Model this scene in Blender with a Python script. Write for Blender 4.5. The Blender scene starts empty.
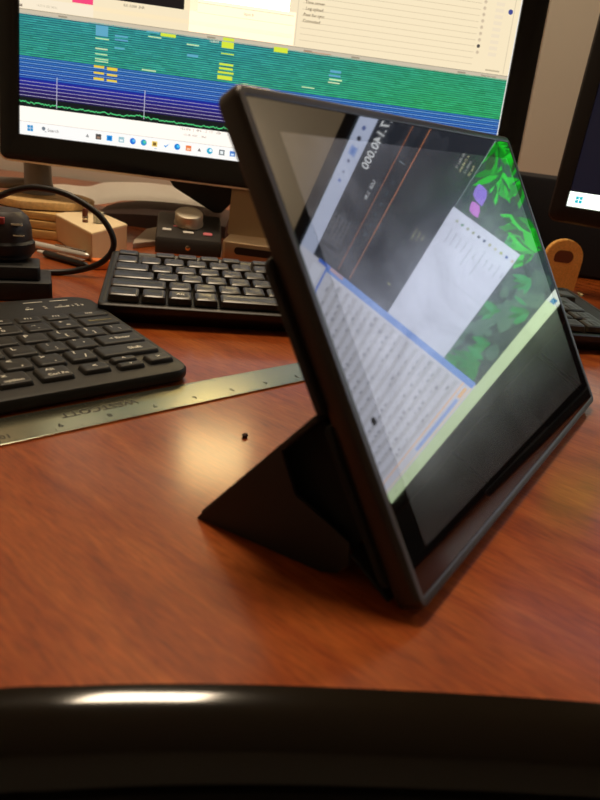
import bpy, bmesh, math, random
from mathutils import Matrix, Vector
random.seed(7)
S = 0.001                      # everything below is written in millimetres
sc = bpy.context.scene
COL = sc.collection
rad = math.radians

# ------------------------------------------------------------------ materials
def new_mat(name):
    m = bpy.data.materials.new(name); m.use_nodes = True
    return m, m.node_tree.nodes, m.node_tree.links, m.node_tree.nodes['Principled BSDF']
def srgb(r, g, b):
    f = lambda c: (c / 255 / 12.92) if c / 255 <= .04045 else ((c / 255 + .055) / 1.055) ** 2.4
    return (f(r), f(g), f(b), 1)
def mat(name, col, rough=.5, metal=0, coat=0, coat_rough=.05, ior=1.5, noise=0, nscale=40, bump=0, bscale=300, emis=None, trans=0, aniso=0):
    m, N, L, p = new_mat(name)
    p.inputs['Base Color'].default_value = col
    p.inputs['Roughness'].default_value = rough
    p.inputs['Metallic'].default_value = metal
    p.inputs['IOR'].default_value = ior
    p.inputs['Coat Weight'].default_value = coat
    p.inputs['Coat Roughness'].default_value = coat_rough
    p.inputs['Transmission Weight'].default_value = trans
    p.inputs['Anisotropic'].default_value = aniso
    tc = N.new('ShaderNodeTexCoord')
    if noise:
        n = N.new('ShaderNodeTexNoise'); n.inputs['Scale'].default_value = nscale; n.inputs['Detail'].default_value = 5
        L.new(tc.outputs['Object'], n.inputs['Vector'])
        r = N.new('ShaderNodeMapRange'); r.inputs['To Min'].default_value = 1 - noise; r.inputs['To Max'].default_value = 1 + noise
        L.new(n.outputs['Fac'], r.inputs['Value'])
        x = N.new('ShaderNodeMix'); x.data_type = 'RGBA'; x.blend_type = 'MULTIPLY'; x.inputs['Factor'].default_value = 1
        x.inputs['A'].default_value = col
        L.new(r.outputs['Result'], x.inputs['B']); L.new(x.outputs['Result'], p.inputs['Base Color'])
    if bump:
        n = N.new('ShaderNodeTexNoise'); n.inputs['Scale'].default_value = bscale; n.inputs['Detail'].default_value = 3
        L.new(tc.outputs['Object'], n.inputs['Vector'])
        b = N.new('ShaderNodeBump'); b.inputs['Strength'].default_value = bump; b.inputs['Distance'].default_value = .0005
        L.new(n.outputs['Fac'], b.inputs['Height']); L.new(b.outputs['Normal'], p.inputs['Normal'])
    if emis:
        p.inputs['Emission Color'].default_value = emis[0]; p.inputs['Emission Strength'].default_value = emis[1]
    return m

def wood_mat(name, stops, stretch, rough=.35, coat=.0, coat_rough=.2, coat_ior=1.5, rot=0, fine=1.0):
    m, N, L, p = new_mat(name)
    tc = N.new('ShaderNodeTexCoord'); mp = N.new('ShaderNodeMapping'); mp.inputs['Scale'].default_value = stretch
    m0 = N.new('ShaderNodeMapping'); m0.inputs['Rotation'].default_value = (0, 0, rot)
    L.new(tc.outputs['Object'], m0.inputs['Vector']); L.new(m0.outputs['Vector'], mp.inputs['Vector'])
    n = N.new('ShaderNodeTexNoise'); n.inputs['Scale'].default_value = 1; n.inputs['Detail'].default_value = 7; n.inputs['Roughness'].default_value = .6
    n.inputs['Distortion'].default_value = .6
    L.new(mp.outputs['Vector'], n.inputs['Vector'])
    r = N.new('ShaderNodeValToRGB'); e = r.color_ramp.elements
    e[0].position, e[0].color = stops[0]; e[1].position, e[1].color = stops[-1]
    for s in stops[1:-1]:
        k = e.new(s[0]); k.color = s[1]
    L.new(n.outputs['Fac'], r.inputs['Fac'])
    mp2 = N.new('ShaderNodeMapping'); mp2.inputs['Scale'].default_value = (stretch[0] * 9, stretch[1] * 9, stretch[2] * 9)
    L.new(m0.outputs['Vector'], mp2.inputs['Vector'])
    n2 = N.new('ShaderNodeTexNoise'); n2.inputs['Scale'].default_value = 1; n2.inputs['Detail'].default_value = 4
    L.new(mp2.outputs['Vector'], n2.inputs['Vector'])
    mr = N.new('ShaderNodeMapRange'); mr.inputs['From Min'].default_value = .3; mr.inputs['From Max'].default_value = .7
    mr.inputs['To Min'].default_value = 1 - .16 * fine; mr.inputs['To Max'].default_value = 1 + .12 * fine
    L.new(n2.outputs['Fac'], mr.inputs['Value'])
    x = N.new('ShaderNodeMix'); x.data_type = 'RGBA'; x.blend_type = 'MULTIPLY'; x.inputs['Factor'].default_value = 1
    L.new(r.outputs['Color'], x.inputs['A']); L.new(mr.outputs['Result'], x.inputs['B']); L.new(x.outputs['Result'], p.inputs['Base Color'])
    p.inputs['Roughness'].default_value = rough
    if coat: p.inputs['Specular IOR Level'].default_value = .12
    p.inputs['Coat Weight'].default_value = coat; p.inputs['Coat Roughness'].default_value = coat_rough; p.inputs['Coat IOR'].default_value = coat_ior
    return m

def screen_mat(name, strength, gloss=.25):
    m, N, L, p = new_mat(name)
    a = N.new('ShaderNodeAttribute'); a.attribute_name = 'Col'
    p.inputs['Base Color'].default_value = (.01, .01, .012, 1)
    p.inputs['Roughness'].default_value = gloss
    L.new(a.outputs['Color'], p.inputs['Emission Color'])
    p.inputs['Emission Strength'].default_value = strength
    return m

M = {}
M['desk'] = wood_mat('cherry_veneer', [(.25, srgb(124, 49, 10)), (.45, srgb(148, 66, 16)), (.6, srgb(162, 79, 24)), (.8, srgb(182, 99, 38))],
                     (12, 70, 9), rough=.55, coat=1, coat_rough=.19, coat_ior=1.42, rot=rad(36), fine=1.6)
M['edge'] = mat('black_vinyl_edge', srgb(12, 8, 5), .1, ior=1.5, bscale=900)
M['wall'] = mat('beige_paint', srgb(222, 214, 200), .9, noise=.06, nscale=6, bump=.1, bscale=200)
M['ceiling'] = mat('ceiling_white', srgb(205, 195, 175), .95)
M['floor'] = mat('dark_carpet', srgb(38, 33, 30), 1, noise=.3, nscale=60)
M['case'] = mat('smoky_case', srgb(46, 36, 30), .36, ior=1.45, noise=.15, nscale=30)
M['bezel_glass'] = mat('black_glass', (.004, .004, .005, 1), .03, ior=2.25)
M['cover'] = mat('black_cover_leatherette', srgb(26, 21, 19), .62, bump=.35, bscale=1500)
M['cover_in'] = mat('black_microfibre', srgb(13, 13, 15), .9, bump=.2, bscale=1500)
M['mon_black'] = mat('gloss_black_plastic', (.006, .0055, .005, 1), .16, ior=1.5)
M['mon_matt'] = mat('satin_black_plastic', srgb(24, 22, 23), .38, ior=1.45)
M['trim_l'] = mat('champagne_trim', srgb(235, 226, 208), .8, metal=0)
M['trim_d'] = mat('grey_trim', srgb(70, 66, 66), .4, metal=.4)
M['alu'] = mat('brushed_bronze_aluminium', srgb(186, 158, 124), .38, metal=.85, noise=.08, nscale=12)
M['slot'] = mat('slot_black', srgb(8, 8, 8), .6)
M['kb'] = mat('keyboard_black', srgb(24, 20, 16), .42, ior=1.45, bump=.1, bscale=1200)
M['kbside'] = mat('keyboard_side_black', srgb(13, 12, 11), .4)
M['key'] = mat('keycap_black', srgb(42, 34, 24), .3, ior=1.5)
M['kb2'] = mat('slim_keyboard_black', srgb(28, 26, 24), .5, ior=1.4, bump=.1, bscale=1200)
M['key2'] = mat('slim_keycap_black', srgb(31, 29, 27), .45, ior=1.45)
M['legend'] = mat('legend_white', srgb(240, 236, 222), .5)
M['legend_dim'] = mat('legend_grey', srgb(120, 112, 98), .5)
M['legend_gold'] = mat('legend_olive', srgb(140, 128, 70), .5)
M['steel'] = mat('brushed_steel', srgb(172, 172, 150), .24, metal=1, noise=.1, nscale=35, bump=.04, bscale=500)
M['ink'] = mat('etched_ink', srgb(40, 38, 30), .6)
M['box'] = mat('natural_card', srgb(240, 206, 156), .8, noise=.04, nscale=60)
M['boxtop'] = mat('pale_card', srgb(246, 222, 178), .8)
M['pine'] = wood_mat('pine', [(.3, srgb(196, 146, 80)), (.55, srgb(222, 178, 108)), (.8, srgb(232, 196, 130))], (8, 60, 60), rough=.6)
M['pine_end'] = wood_mat('pine_slice', [(.3, srgb(206, 160, 96)), (.55, srgb(224, 184, 122)), (.8, srgb(232, 198, 140))], (30, 30, 30), rough=.6)
M['bark'] = mat('bark_dark', srgb(70, 40, 20), .9)
M['greymetal'] = mat('grey_painted_metal', srgb(138, 132, 126), .35, metal=.1, noise=.2, nscale=30)
M['cable'] = mat('black_rubber', srgb(24, 20, 19), .45)
M['dock'] = mat('dock_black', srgb(15, 14, 14), .5)
M['brownblk'] = mat('brown_black_plastic', srgb(44, 34, 32), .5)
M['red'] = mat('red_plastic', srgb(150, 42, 36), .5)
M['chrome'] = mat('chrome', srgb(215, 205, 190), .15, metal=1)
M['silverpen'] = mat('silver_pen', srgb(225, 222, 214), .25, metal=.3)
M['white'] = mat('white_plastic', srgb(235, 230, 220), .4)
M['orange'] = mat('orange_plastic', srgb(240, 125, 40), .5)
M['ctrl'] = mat('charcoal_plastic', srgb(44, 40, 37), .45)
M['knob'] = mat('satin_silver', srgb(215, 204, 182), .4, metal=.6)
M['pinkmark'] = mat('pink_print', srgb(220, 110, 120), .5)
M['paper'] = mat('paper', srgb(240, 234, 224), .85)
M['hump'] = mat('dark_brown_fill', srgb(64, 40, 32), .6, noise=.2, nscale=20)
M['card'] = mat('grey_card', srgb(178, 160, 142), .7)
M['navybox'] = mat('navy_black_fabric', srgb(20, 20, 28), .85, bump=.3, bscale=600)
M['amberwood'] = wood_mat('amber_wood', [(.3, srgb(240, 172, 86)), (.6, srgb(250, 190, 104)), (.8, srgb(252, 204, 124))], (60, 8, 60), rough=.45)
M['brownwood'] = mat('brown_stained_wood', srgb(112, 58, 34), .4, noise=.15, nscale=40)
M['brass'] = mat('brass', srgb(245, 215, 160), .2, metal=1)
M['clear'] = mat('clear_plastic', srgb(225, 225, 215), .15, trans=.7, ior=1.3)
M['lamp'] = mat('lamp_diffuser', srgb(255, 240, 210), .5, emis=((1, .74, .45, 1), 20))
M['lampframe'] = mat('lamp_frame', srgb(220, 215, 205), .5)
M['crumb'] = mat('crumb', srgb(50, 20, 10), .8)
M['s1'] = screen_mat('main_screen_light', 1.1, .3)
M['s2'] = screen_mat('side_screen_light', 2.9, .35)

# active display of the sleeping tablet: black, glossy, with greasy wiped smudges
m, N, L, p = new_mat('tablet_display_off'); M['display'] = m
p.inputs['Base Color'].default_value = (.012, .012, .013, 1)
p.inputs['IOR'].default_value = 1.75
p.inputs['Coat Weight'].default_value = 1; p.inputs['Coat Roughness'].default_value = .02; p.inputs['Coat IOR'].default_value = 2.2
tc = N.new('ShaderNodeTexCoord'); mp = N.new('ShaderNodeMapping'); mp.inputs['Scale'].default_value = (14, 26, 1); mp.inputs['Rotation'].default_value = (0, 0, .6)
n = N.new('ShaderNodeTexNoise'); n.inputs['Scale'].default_value = 1; n.inputs['Detail'].default_value = 4; n.inputs['Distortion'].default_value = 1.2
L.new(tc.outputs['Object'], mp.inputs['Vector']); L.new(mp.outputs['Vector'], n.inputs['Vector'])
r = N.new('ShaderNodeMapRange'); r.inputs['From Min'].default_value = .35; r.inputs['From Max'].default_value = .7
r.inputs['To Min'].default_value = .25; r.inputs['To Max'].default_value = 1.0
L.new(n.outputs['Fac'], r.inputs['Value']); L.new(r.outputs['Result'], p.inputs['Specular IOR Level'])
p.inputs['Roughness'].default_value = .26

# ------------------------------------------------------------------ mesh helpers
def mk(name, bm, mats, parent=None, smooth=True):
    bmesh.ops.recalc_face_normals(bm, faces=bm.faces[:])
    bmesh.ops.scale(bm, vec=(S, S, S), verts=bm.verts[:])
    me = bpy.data.meshes.new(name); bm.to_mesh(me); bm.free()
    for x in (mats if isinstance(mats, (list, tuple)) else [mats]): me.materials.append(x)
    if smooth:
        me.shade_smooth()
        me.set_sharp_from_angle(angle=rad(35))
    o = bpy.data.objects.new(name, me); COL.objects.link(o)
    if parent: o.parent = parent
    return o
def frame(o, X, Y):
    X = Vector(X).normalized(); Y = Vector(Y); Y = (Y - X * Y.dot(X)).normalized(); Z = X.cross(Y)
    m = Matrix((X, Y, Z)).transposed().to_4x4(); m.translation = Vector(o) * S
    return m
def thing(name, label, cat, m=None, loc=(0, 0, 0), yaw=0, group=None):
    o = bpy.data.objects.new(name, None); COL.objects.link(o); o.empty_display_size = .02
    o.matrix_world = m if m is not None else Matrix.Translation(Vector(loc) * S) @ Matrix.Rotation(yaw, 4, 'Z')
    o['label'] = label; o['category'] = cat
    if group: o['group'] = group
    return o
def solo(o, label, cat, loc=(0, 0, 0), yaw=0, m=None, group=None):
    o.matrix_world = m if m is not None else Matrix.Translation(Vector(loc) * S) @ Matrix.Rotation(yaw, 4, 'Z')
    o['label'] = label; o['category'] = cat
    if group: o['group'] = group
    return o
def rrect(x0, x1, y0, y1, r, n=6):
    """corner rounded outline, counter-clockwise; r may be 4 radii (bl, br, tr, tl)"""
    rs = r if isinstance(r, (list, tuple)) else (r,) * 4
    out = []
    for (cx, cy, a0, q) in ((x0, y0, 180, rs[0]), (x1, y0, 270, rs[1]), (x1, y1, 0, rs[2]), (x0, y1, 90, rs[3])):
        q = max(q, .001); sx = 1 if cx == x0 else -1; sy = 1 if cy == y0 else -1
        for i in range(n + 1):
            a = rad(a0 + 90 * i / n)
            out.append((cx + sx * q + q * math.cos(a), cy + sy * q + q * math.sin(a)))
    return out
def loft(bm, loops, cap0=True, cap1=True, mi=0, closed=True):
    """loops: lists of 3D points of the same length"""
    vs = [[bm.verts.new(p) for p in lp] for lp in loops]
    k = len(vs[0])
    for a, b in zip(vs, vs[1:]):
        for i in range(k if closed else k - 1):
            f = bm.faces.new((a[i], a[(i + 1) % k], b[(i + 1) % k], b[i])); f.material_index = mi
    if cap0: f = bm.faces.new(vs[0][::-1]); f.material_index = mi
    if cap1: f = bm.faces.new(vs[-1]); f.material_index = mi
    return vs
def slab(bm, x0, x1, y0, y1, z0, z1, r=2, bev=.5, mi=0, taper=0, n=5, top_inset=None):
    """rounded slab with softened top and bottom edge; taper insets the bottom"""
    t = bev if top_inset is None else top_inset
    L_ = []
    def lp(ins, z, q=0):
        q_ = [max(a - ins, .05) for a in (r if isinstance(r, (list, tuple)) else (r,) * 4)]
        return [(x, y, z) for x, y in rrect(x0 + ins, x1 - ins, y0 + ins, y1 - ins, q_, n)]
    L_.append(lp(taper + bev, z0)); L_.append(lp(taper, z0 + bev)); L_.append(lp(0, z1 - bev)); L_.append(lp(bev * .3, z1 - bev * .3)); L_.append(lp(t, z1))
    loft(bm, L_, mi=mi)
def boxv(bm, c8, mi=0):
    v = [bm.verts.new(p) for p in c8]
    for f in ((0, 1, 2, 3), (7, 6, 5, 4), (0, 4, 5, 1), (1, 5, 6, 2), (2, 6, 7, 3), (3, 7, 4, 0)):
        q = bm.faces.new([v[i] for i in f]); q.material_index = mi
def box(bm, x0, x1, y0, y1, z0, z1, mi=0):
    boxv(bm, [(x0, y0, z0), (x1, y0, z0), (x1, y1, z0), (x0, y1, z0), (x0, y0, z1), (x1, y0, z1), (x1, y1, z1), (x0, y1, z1)], mi)
def lathe(bm, prof, seg=32, c=(0, 0, 0), axis='Z', mi=0):
    loops = []
    for r_, z in prof:
        lp = []
        for i in range(seg):
            a = 2 * math.pi * i / seg; x, y = max(r_, .01) * math.cos(a), max(r_, .01) * math.sin(a)
            p = {'Z': (x, y, z), 'X': (z, x, y), 'Y': (y, z, x)}[axis]
            lp.append((p[0] + c[0], p[1] + c[1], p[2] + c[2]))
        loops.append(lp)
    loft(bm, loops, mi=mi)
def smooth_path(pts, sub=8):
    P = [Vector(p) for p in pts]; out = []
    for i in range(len(P) - 1):
        a, b, c, d = P[max(i - 1, 0)], P[i], P[i + 1], P[min(i + 2, len(P) - 1)]
        for k in range(sub):
            t = k / sub
            out.append(.5 * ((2 * b) + (c - a) * t + (2 * a - 5 * b + 4 * c - d) * t * t + (3 * b - a - 3 * c + d) * t ** 3))
    out.append(P[-1]); return out
def tube(bm, pts, r, seg=10, sub=8, mi=0):
    P = smooth_path(pts, sub) if sub > 1 else [Vector(p) for p in pts]
    R = r if callable(r) else (lambda t: r)
    T = (P[1] - P[0]).normalized(); up = Vector((0, 0, 1)) if abs(T.z) < .9 else Vector((1, 0, 0))
    nrm = (up - T * up.dot(T)).normalized(); loops = []
    for i, p_ in enumerate(P):
        T = (P[min(i + 1, len(P) - 1)] - P[max(i - 1, 0)]).normalized()
        nrm = (nrm - T * nrm.dot(T)).normalized(); b = T.cross(nrm)
        rr = R(i / (len(P) - 1))
        loops.append([tuple(p_ + rr * (math.cos(2 * math.pi * k / seg) * nrm + math.sin(2 * math.pi * k / seg) * b)) for k in range(seg)])
    loft(bm, loops, mi=mi)
_txt = {}
def text_mesh(s, size, font_bold=False):
    """(verts2d, faces) of a flat text, centred on its own middle"""
    key = (s, size)
    if key in _txt: return _txt[key]
    cu = bpy.data.curves.new('t', 'FONT'); cu.body = s; cu.size = size; cu.align_x = 'CENTER'; cu.align_y = 'CENTER'; cu.resolution_u = 2
    cu.offset = size * .018
    ob = bpy.data.objects.new('t', cu); COL.objects.link(ob)
    dg = bpy.context.evaluated_depsgraph_get(); ev_ = ob.evaluated_get(dg); me = ev_.to_mesh()
    vs = [(v.co.x, v.co.y) for v in me.vertices]; fs = [tuple(p.vertices) for p in me.polygons]
    ev_.to_mesh_clear(); bpy.data.objects.remove(ob); bpy.data.curves.remove(cu)
    _txt[key] = (vs, fs); return vs, fs
def put_text(bm, s, size, x, y, z, ang=0, mi=1, squash=1):
    vs, fs = text_mesh(s, size)
    c, sn = math.cos(ang), math.sin(ang)
    V = [bm.verts.new((x + (a * squash) * c - b * sn, y + (a * squash) * sn + b * c, z)) for a, b in vs]
    for f in fs:
        try:
            q = bm.faces.new([V[i] for i in f]); q.material_index = mi
        except ValueError: pass

# ------------------------------------------------------------------ screen picture (flat layers of light)
class Pic:
    def __init__(s): s.v = []; s.f = []; s.c = []; s.layer = 0
    def up(s): s.layer += 1
    def poly(s, pts, col, layer=None):
        z = .04 + .012 * (s.layer if layer is None else layer)
        i = len(s.v); s.v += [(x * S, y * S, z * S) for x, y in pts]; s.f.append(tuple(range(i, i + len(pts))))
        s.c.append(srgb(*col) if len(col) == 3 else col)
    def rect(s, u0, v0, u1, v1, col): s.poly([(u0, v0), (u1, v0), (u1, v1), (u0, v1)], col)
    def disc(s, u, v, r, col, n=12): s.poly([(u + r * math.cos(2 * math.pi * k / n), v + r * math.sin(2 * math.pi * k / n)) for k in range(n)], col)
    def text(s, t, size, u, v, col, squash=1):
        vs, fs = text_mesh(t, size)
        for f in fs: s.poly([(u + vs[i][0] * squash, v + vs[i][1]) for i in f], col)
    def build(s, name, m, parent):
        me = bpy.data.meshes.new(name); me.from_pydata(s.v, [], s.f)
        a = me.color_attributes.new('Col', 'FLOAT_COLOR', 'CORNER')
        k = 0
        for f, c in zip(s.f, s.c):
            for _ in f: a.data[k].color = c; k += 1
        me.materials.append(m)
        o = bpy.data.objects.new(name, me); COL.objects.link(o); o.parent = parent
        return o

def monitor(name, label, root, mtx, W, H, bl, br, bb, bt, rad_c, trim, depth, pic, smat):
    t = thing(name, label, 'monitor', root); pl = root.inverted() @ mtx
    x0, x1, y0, y1 = -bl, W + br, -bb, H + bt
    bm = bmesh.new()      # bezel frame with an opening for the panel
    o = lambda i, z: [(x, y, z) for x, y in rrect(x0 + i, x1 - i, y0 + i, y1 - i, max(rad_c - i, .5), 6)]
    q = lambda i, z: [(x, y, z) for x, y in rrect(-i, W + i, -i, H + i, .3, 6)]
    loft(bm, [o(0, -14), o(0, 0), o(.6, 1.3), o(2, 1.8), q(.6, 1.8), q(0, 0.02), q(0, -3)], cap0=True, cap1=True)
    mk('bezel', bm, M['mon_black'] if trim == 'trim_l' else M['mon_matt'], t)
    bm = bmesh.new()
    loft(bm, [o(-.2, -5), o(-1.3, -4.6), o(-1.3, .2), o(.5, 1.0)], cap0=False, cap1=False); mk('edge_trim', bm, M[trim], t)
    bm = bmesh.new()
    loft(bm, [o(1, -16), o(4, -22), o(40, -depth), o(60, -depth - 2)]); mk('back_housing', bm, M['mon_matt'], t)
    pic.build('screen', smat, t)
    for c_ in t.children: c_.matrix_local = pl
    return t

# ================================================================== SETTING
def wallbox(name, x0, x1, y0, y1, z0, z1, m):
    bm = bmesh.new(); box(bm, x0, x1, y0, y1, z0, z1); o = mk(name, bm, m, smooth=False); o['kind'] = 'structure'; return o
wallbox('floor', -1700, 2300, -2200, 1400, -790, -740, M['floor'])
wallbox('ceiling', -1700, 2300, -2200, 1400, 1700, 1750, M['ceiling'])
wallbox('wall_back', -1700, 2300, 1300, 1400, -740, 1700, M['wall'])
wallbox('wall_left', -1700, -1600, -2100, 1300, -740, 1700, M['wall'])
wallbox('wall_right', 2200, 2300, -2100, 1300, -740, 1700, M['wall'])
wallbox('wall_front', -1600, 2200, -2200, -2100, -740, 1700, M['wall'])

# ================================================================== DESK
edge = [(-900, -250), (-500, -60), (-300, 35), (-180, 86), (-110, 107), (-69.7, 118.9), (-52.4, 122.4), (-34, 126), (-12, 129.5), (10.7, 132.4), (55, 137), (101, 140.6), (200, 146), (400, 150), (700, 142), (1300, 100)]
ep = smooth_path([(x, y, 0) for x, y in edge], 6)
desk = thing('desk', 'large reddish brown cherry wood desk with a black rounded front edge', 'desk', loc=(0, 0, 0))
bm = bmesh.new()
out = [(p_.x, p_.y) for p_ in ep] + [(1300, 1290), (-900, 1290)]
loft(bm, [[(x, y, -27) for x, y in out], [(x, y, 0) for x, y in out]])
mk('desktop', bm, M['desk'], desk)
bm = bmesh.new()
prof = [(0, -27.5), (6, -27.8), (14, -25), (19, -19), (20.5, -13), (18, -8), (14.5, -4.6), (10, -2.1), (6, -.85), (2.5, -.2), (0, 0)]
loops = []
for i, p_ in enumerate(ep):
    t_ = (ep[min(i + 1, len(ep) - 1)] - ep[max(i - 1, 0)]).normalized(); nn = Vector((t_.y, -t_.x, 0))
    loops.append([tuple(p_ + nn * a + Vector((0, 0, z))) for a, z in prof])
loft(bm, loops)
mk('edge_bumper', bm, M['edge'], desk)
for x, y in ((-850, 1250), (1250, 1250), (-850, 0), (1250, 200)):
    bm = bmesh.new(); slab(bm, x - 30, x + 30, y - 30, y + 30, -740, -27, 4, 1); mk('leg', bm, M['edge'], desk)

# ================================================================== TABLET
tab_o = (49.236, 163.844, 5.57); tex = (.5388, .8425, 0); tey = (-.458, .2929, .8393)
TM = frame(tab_o, tex, tey)
tab = thing('tablet', 'tablet switched off in a smoky case, leaning on its folded black cover', 'tablet', TM)
TW, TH, TT, TG = 267.4, 180.7, 8.8, 3.4
def tl(ins, z, r=5.5): return [(x, y, z) for x, y in rrect(-1.0 + ins, TW + .3 - ins, -.9 + ins, TH + .4 - ins, max(r - ins, 1), 8)]
bm = bmesh.new()
loft(bm, [tl(1.0, -TT), tl(.35, -TT + .3), tl(0, -TT + 1), tl(0, -3), tl(.2, -1.4), tl(.7, -.3), tl(1.4, .35), tl(TG + .2, .4), tl(TG + .9, .1), tl(TG + .9, -4)])
mk('case', bm, M['case'], tab)
bm = bmesh.new(); loft(bm, [tl(TG + .92, -3.6), tl(TG + .92, -.3), tl(TG + 1.2, -.04)]); mk('front_glass', bm, M['bezel_glass'], tab, smooth=False)
bm = bmesh.new(); slab(bm, 15.2, 251, 16, 165.5, -.03, .0, .6, .005); mk('display', bm, M['display'], tab, smooth=False)
bm = bmesh.new(); lathe(bm, [(1.5, -.02), (1.5, .02), (1.1, .05), (.01, .05)], 20, (10.6, 64, 0)); mk('front_camera', bm, M['slot'], tab)
bm = bmesh.new()
for k, yy in enumerate((118, 134)): slab(bm, -.35, .6, yy, yy + 11, -6.3, -4.2, .3, .2)
mk('side_button', bm, M['case'], tab)
# cover: plate held on the back, then folded out into a stand
BW = 258.0
bm = bmesh.new(); slab(bm, -3.2, BW, 72, 127, -TT - 3.2, -TT - .2, [2, 2, 5, 5], .7); mk('cover_plate', bm, M['cover'], tab)
bm = bmesh.new(); slab(bm, -2.5, BW, 9, 68, -TT - 3.2, -TT - .2, 3, .7); mk('cover_plate', bm, M['cover_in'], tab)
TMi = TM.inverted()
eh = Vector((-.8425, .5388, 0)); exv = Vector(tex)
def W2T(u, h, z):     # u along the tablet, h backwards on the desk, z up  -> tablet local (mm)
    w_ = Vector((tab_o[0], tab_o[1], 0)) + exv * u + eh * h + Vector((0, 0, z))
    return tuple((TMi @ (w_ * S)) / S)
def plate(name, quad, thick, nrm, m):
    bm = bmesh.new()
    n_ = Vector(nrm).normalized() * thick
    lo = [W2T(*p_) for p_ in quad]; hi = [W2T(p_[0] + n_.x, p_[1] + n_.y, p_[2] + n_.z) for p_ in quad]
    loft(bm, [lo, hi])
    bmesh.ops.bevel(bm, geom=bm.edges[:], offset=.5, segments=2, affect='EDGES', profile=.6)
    return mk(name, bm, m, tab)
# sloping flap from the hinge (h 50, z 57) down to the desk line (h 94)
plate('cover_flap', [(-2, 49, 58), (250, 49, 58), (244, 92, 1.2), (-7, 92, 1.2)], 2.2, (0, .79, .61), M['cover'])
# flap lying on the desk
plate('cover_flap', [(-6, 92, .4), (244, 92, .4), (250, 38, .4), (2, 38, .4)], 1.8, (0, 0, 1), M['cover_in'])
# triangular end flap folded across the near end of the stand
plate('cover_flap', [(-9.0, 94, .3), (-1.5, 39, .3), (-.3, 33, 2.5), (0, 29, 8), (0, 30.5, 17), (-1, 43, 22), (-2.5, 54, 26.5), (-3.5, 62, 44.5)], 1.6, (1, .12, 0), M['cover'])
plate('cover_flap', [(.5, 12.5, 1.0), (250, 12.5, 1.0), (250, 30, 11.5), (.5, 30, 11.5)], 1.6, (0, -.5, .86), M['cover_in'])
plate('cover_flap', [(6, 31, 11), (6, 92, 2.5), (6, 51, 55), (5, 27, 20)], 1.6, (1, 0, 0), M['cover_in'])  # inner plate put in to keep the inside of the stand dark

# ================================================================== MAIN MONITOR
P1 = Pic()
W1, H1 = 527.0, 296.4
CREAM2 = (.9, .74, .48, 1); BRIGHT = (15, 11, 5, 1)
CREAM = (.86, .73, .5, 1)
P1.rect(0, 0, W1, H1, CREAM)
P1.up()
# waterfall: rows of teal / green / blue streaks
rng = random.Random(3)
v = 78.0
while v < 118.0:
    k = (v - 78) / 40
    h_ = 1.08; u = 0.0
    darkrow = int(round((v - 78) / 1.08)) % 2 == 0
    while u < W1:
        du = rng.uniform(3, 14); g_ = rng.uniform(-13, 13)
        right = min(1, max(0, (u - 240) / 200))
        if darkrow: c_ = (26 + g_ * .5, 92 + 22 * right + g_, 112 - 26 * right + g_)
        else: c_ = (52 + g_ * .5, 156 + 14 * (1 - k) + 8 * right + g_, 148 - 20 * (1 - k) - 26 * right + g_)
        P1.rect(u, v, min(u + du, W1), v + h_, tuple(max(0, min(255, q_)) for q_ in c_)); u += du
    v += h_
for i in range(11):      # blue bands
    a = 56 + i * 2.0
    P1.rect(0, a, W1, a + 1.3, (12, 48 + i * 3, 142)); P1.rect(0, a + 1.3, W1, a + 2.0, (120, 164, 208) if i % 2 else (60, 116, 190))
for i in range(9):       # navy to purple bands of the spectrum
    a = 38 + i * 2.0
    P1.rect(0, a, W1, a + 2.0, (28 + 2 * i if i < 5 else 26, 18 + 2 * i, 74 + 9 * i))
P1.rect(0, 28.6, W1, 38, (10, 22, 24))
P1.rect(0, 13.4, W1, 28.6, (253, 246, 236))
P1.rect(0, 0, W1, 13.2, (244, 243, 240)); P1.rect(0, 13.2, W1, 13.6, (170, 160, 150))
P1.rect(0, 118, W1, 122.3, (196, 184, 162))
P1.rect(0, 122.3, W1, 122.9, (150, 140, 120))
P1.up()
for a in (39.5, 43, 46.5, 50, 53.5): P1.rect(0, a, W1, a + .45, (176, 172, 196))
pts = []
u = 0.0
while u < W1:
    b_ = 33.2 + rng.uniform(-1.0, 1.2) + 2.2 * math.exp(-((u - 130) / 8) ** 2) + 1.5 * math.exp(-((u - 222) / 5) ** 2) - .004 * u
    if u > 10: b_ -= .8
    pts.append((u, b_)); u += 1.3
for a, b in zip(pts, pts[1:]): P1.poly([(a[0], a[1] - .5), (b[0], b[1] - .5), (b[0], b[1] + .6), (a[0], a[1] + .6)], (80, 200, 120))
P1.rect(39, 30, 39.7, 61, (190, 190, 205)); P1.rect(133, 31, 133.7, 60, (190, 190, 205))
for r_ in [(147, 115, 163, 118), (212, 112, 225, 118), (213, 119, 225, 122), (268, 115, 283, 120), (211, 95, 226, 97), (211, 91, 226, 93), (210, 87, 227, 89), (210, 81, 226, 85), (212, 106, 226, 107)]: P1.rect(*r_, (206, 222, 60))
for r_ in [(78, 76, 89, 78.3), (78, 70, 89, 72), (78, 64, 89, 66.4), (92, 75, 103, 78), (92, 69.6, 103, 71.6), (92, 64, 103, 66)]: P1.rect(*r_, (226, 196, 60))
for r_ in [(79, 104, 93, 105), (79, 94, 92, 95.4), (79, 82, 93, 83), (79, 84.3, 93, 85.3), (134, 112.5, 148, 113.5), (175, 110, 188, 111.2), (330, 92, 343, 93.3), (331, 95, 345, 96.4), (302, 84, 316, 85), (129, 79.6, 144, 80.8), (79, 89, 92, 90)]: P1.rect(*r_, (196, 222, 170))
for r_ in [(79, 107, 92, 117), (99, 105, 113, 106.5), (99, 108.5, 113, 110), (99, 97, 110, 98.5), (176, 99, 188, 101.4), (330, 98.5, 343, 100.5), (331, 102.5, 343, 105), (132, 117, 146, 118)]: P1.rect(*r_, (92, 162, 190))
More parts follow.
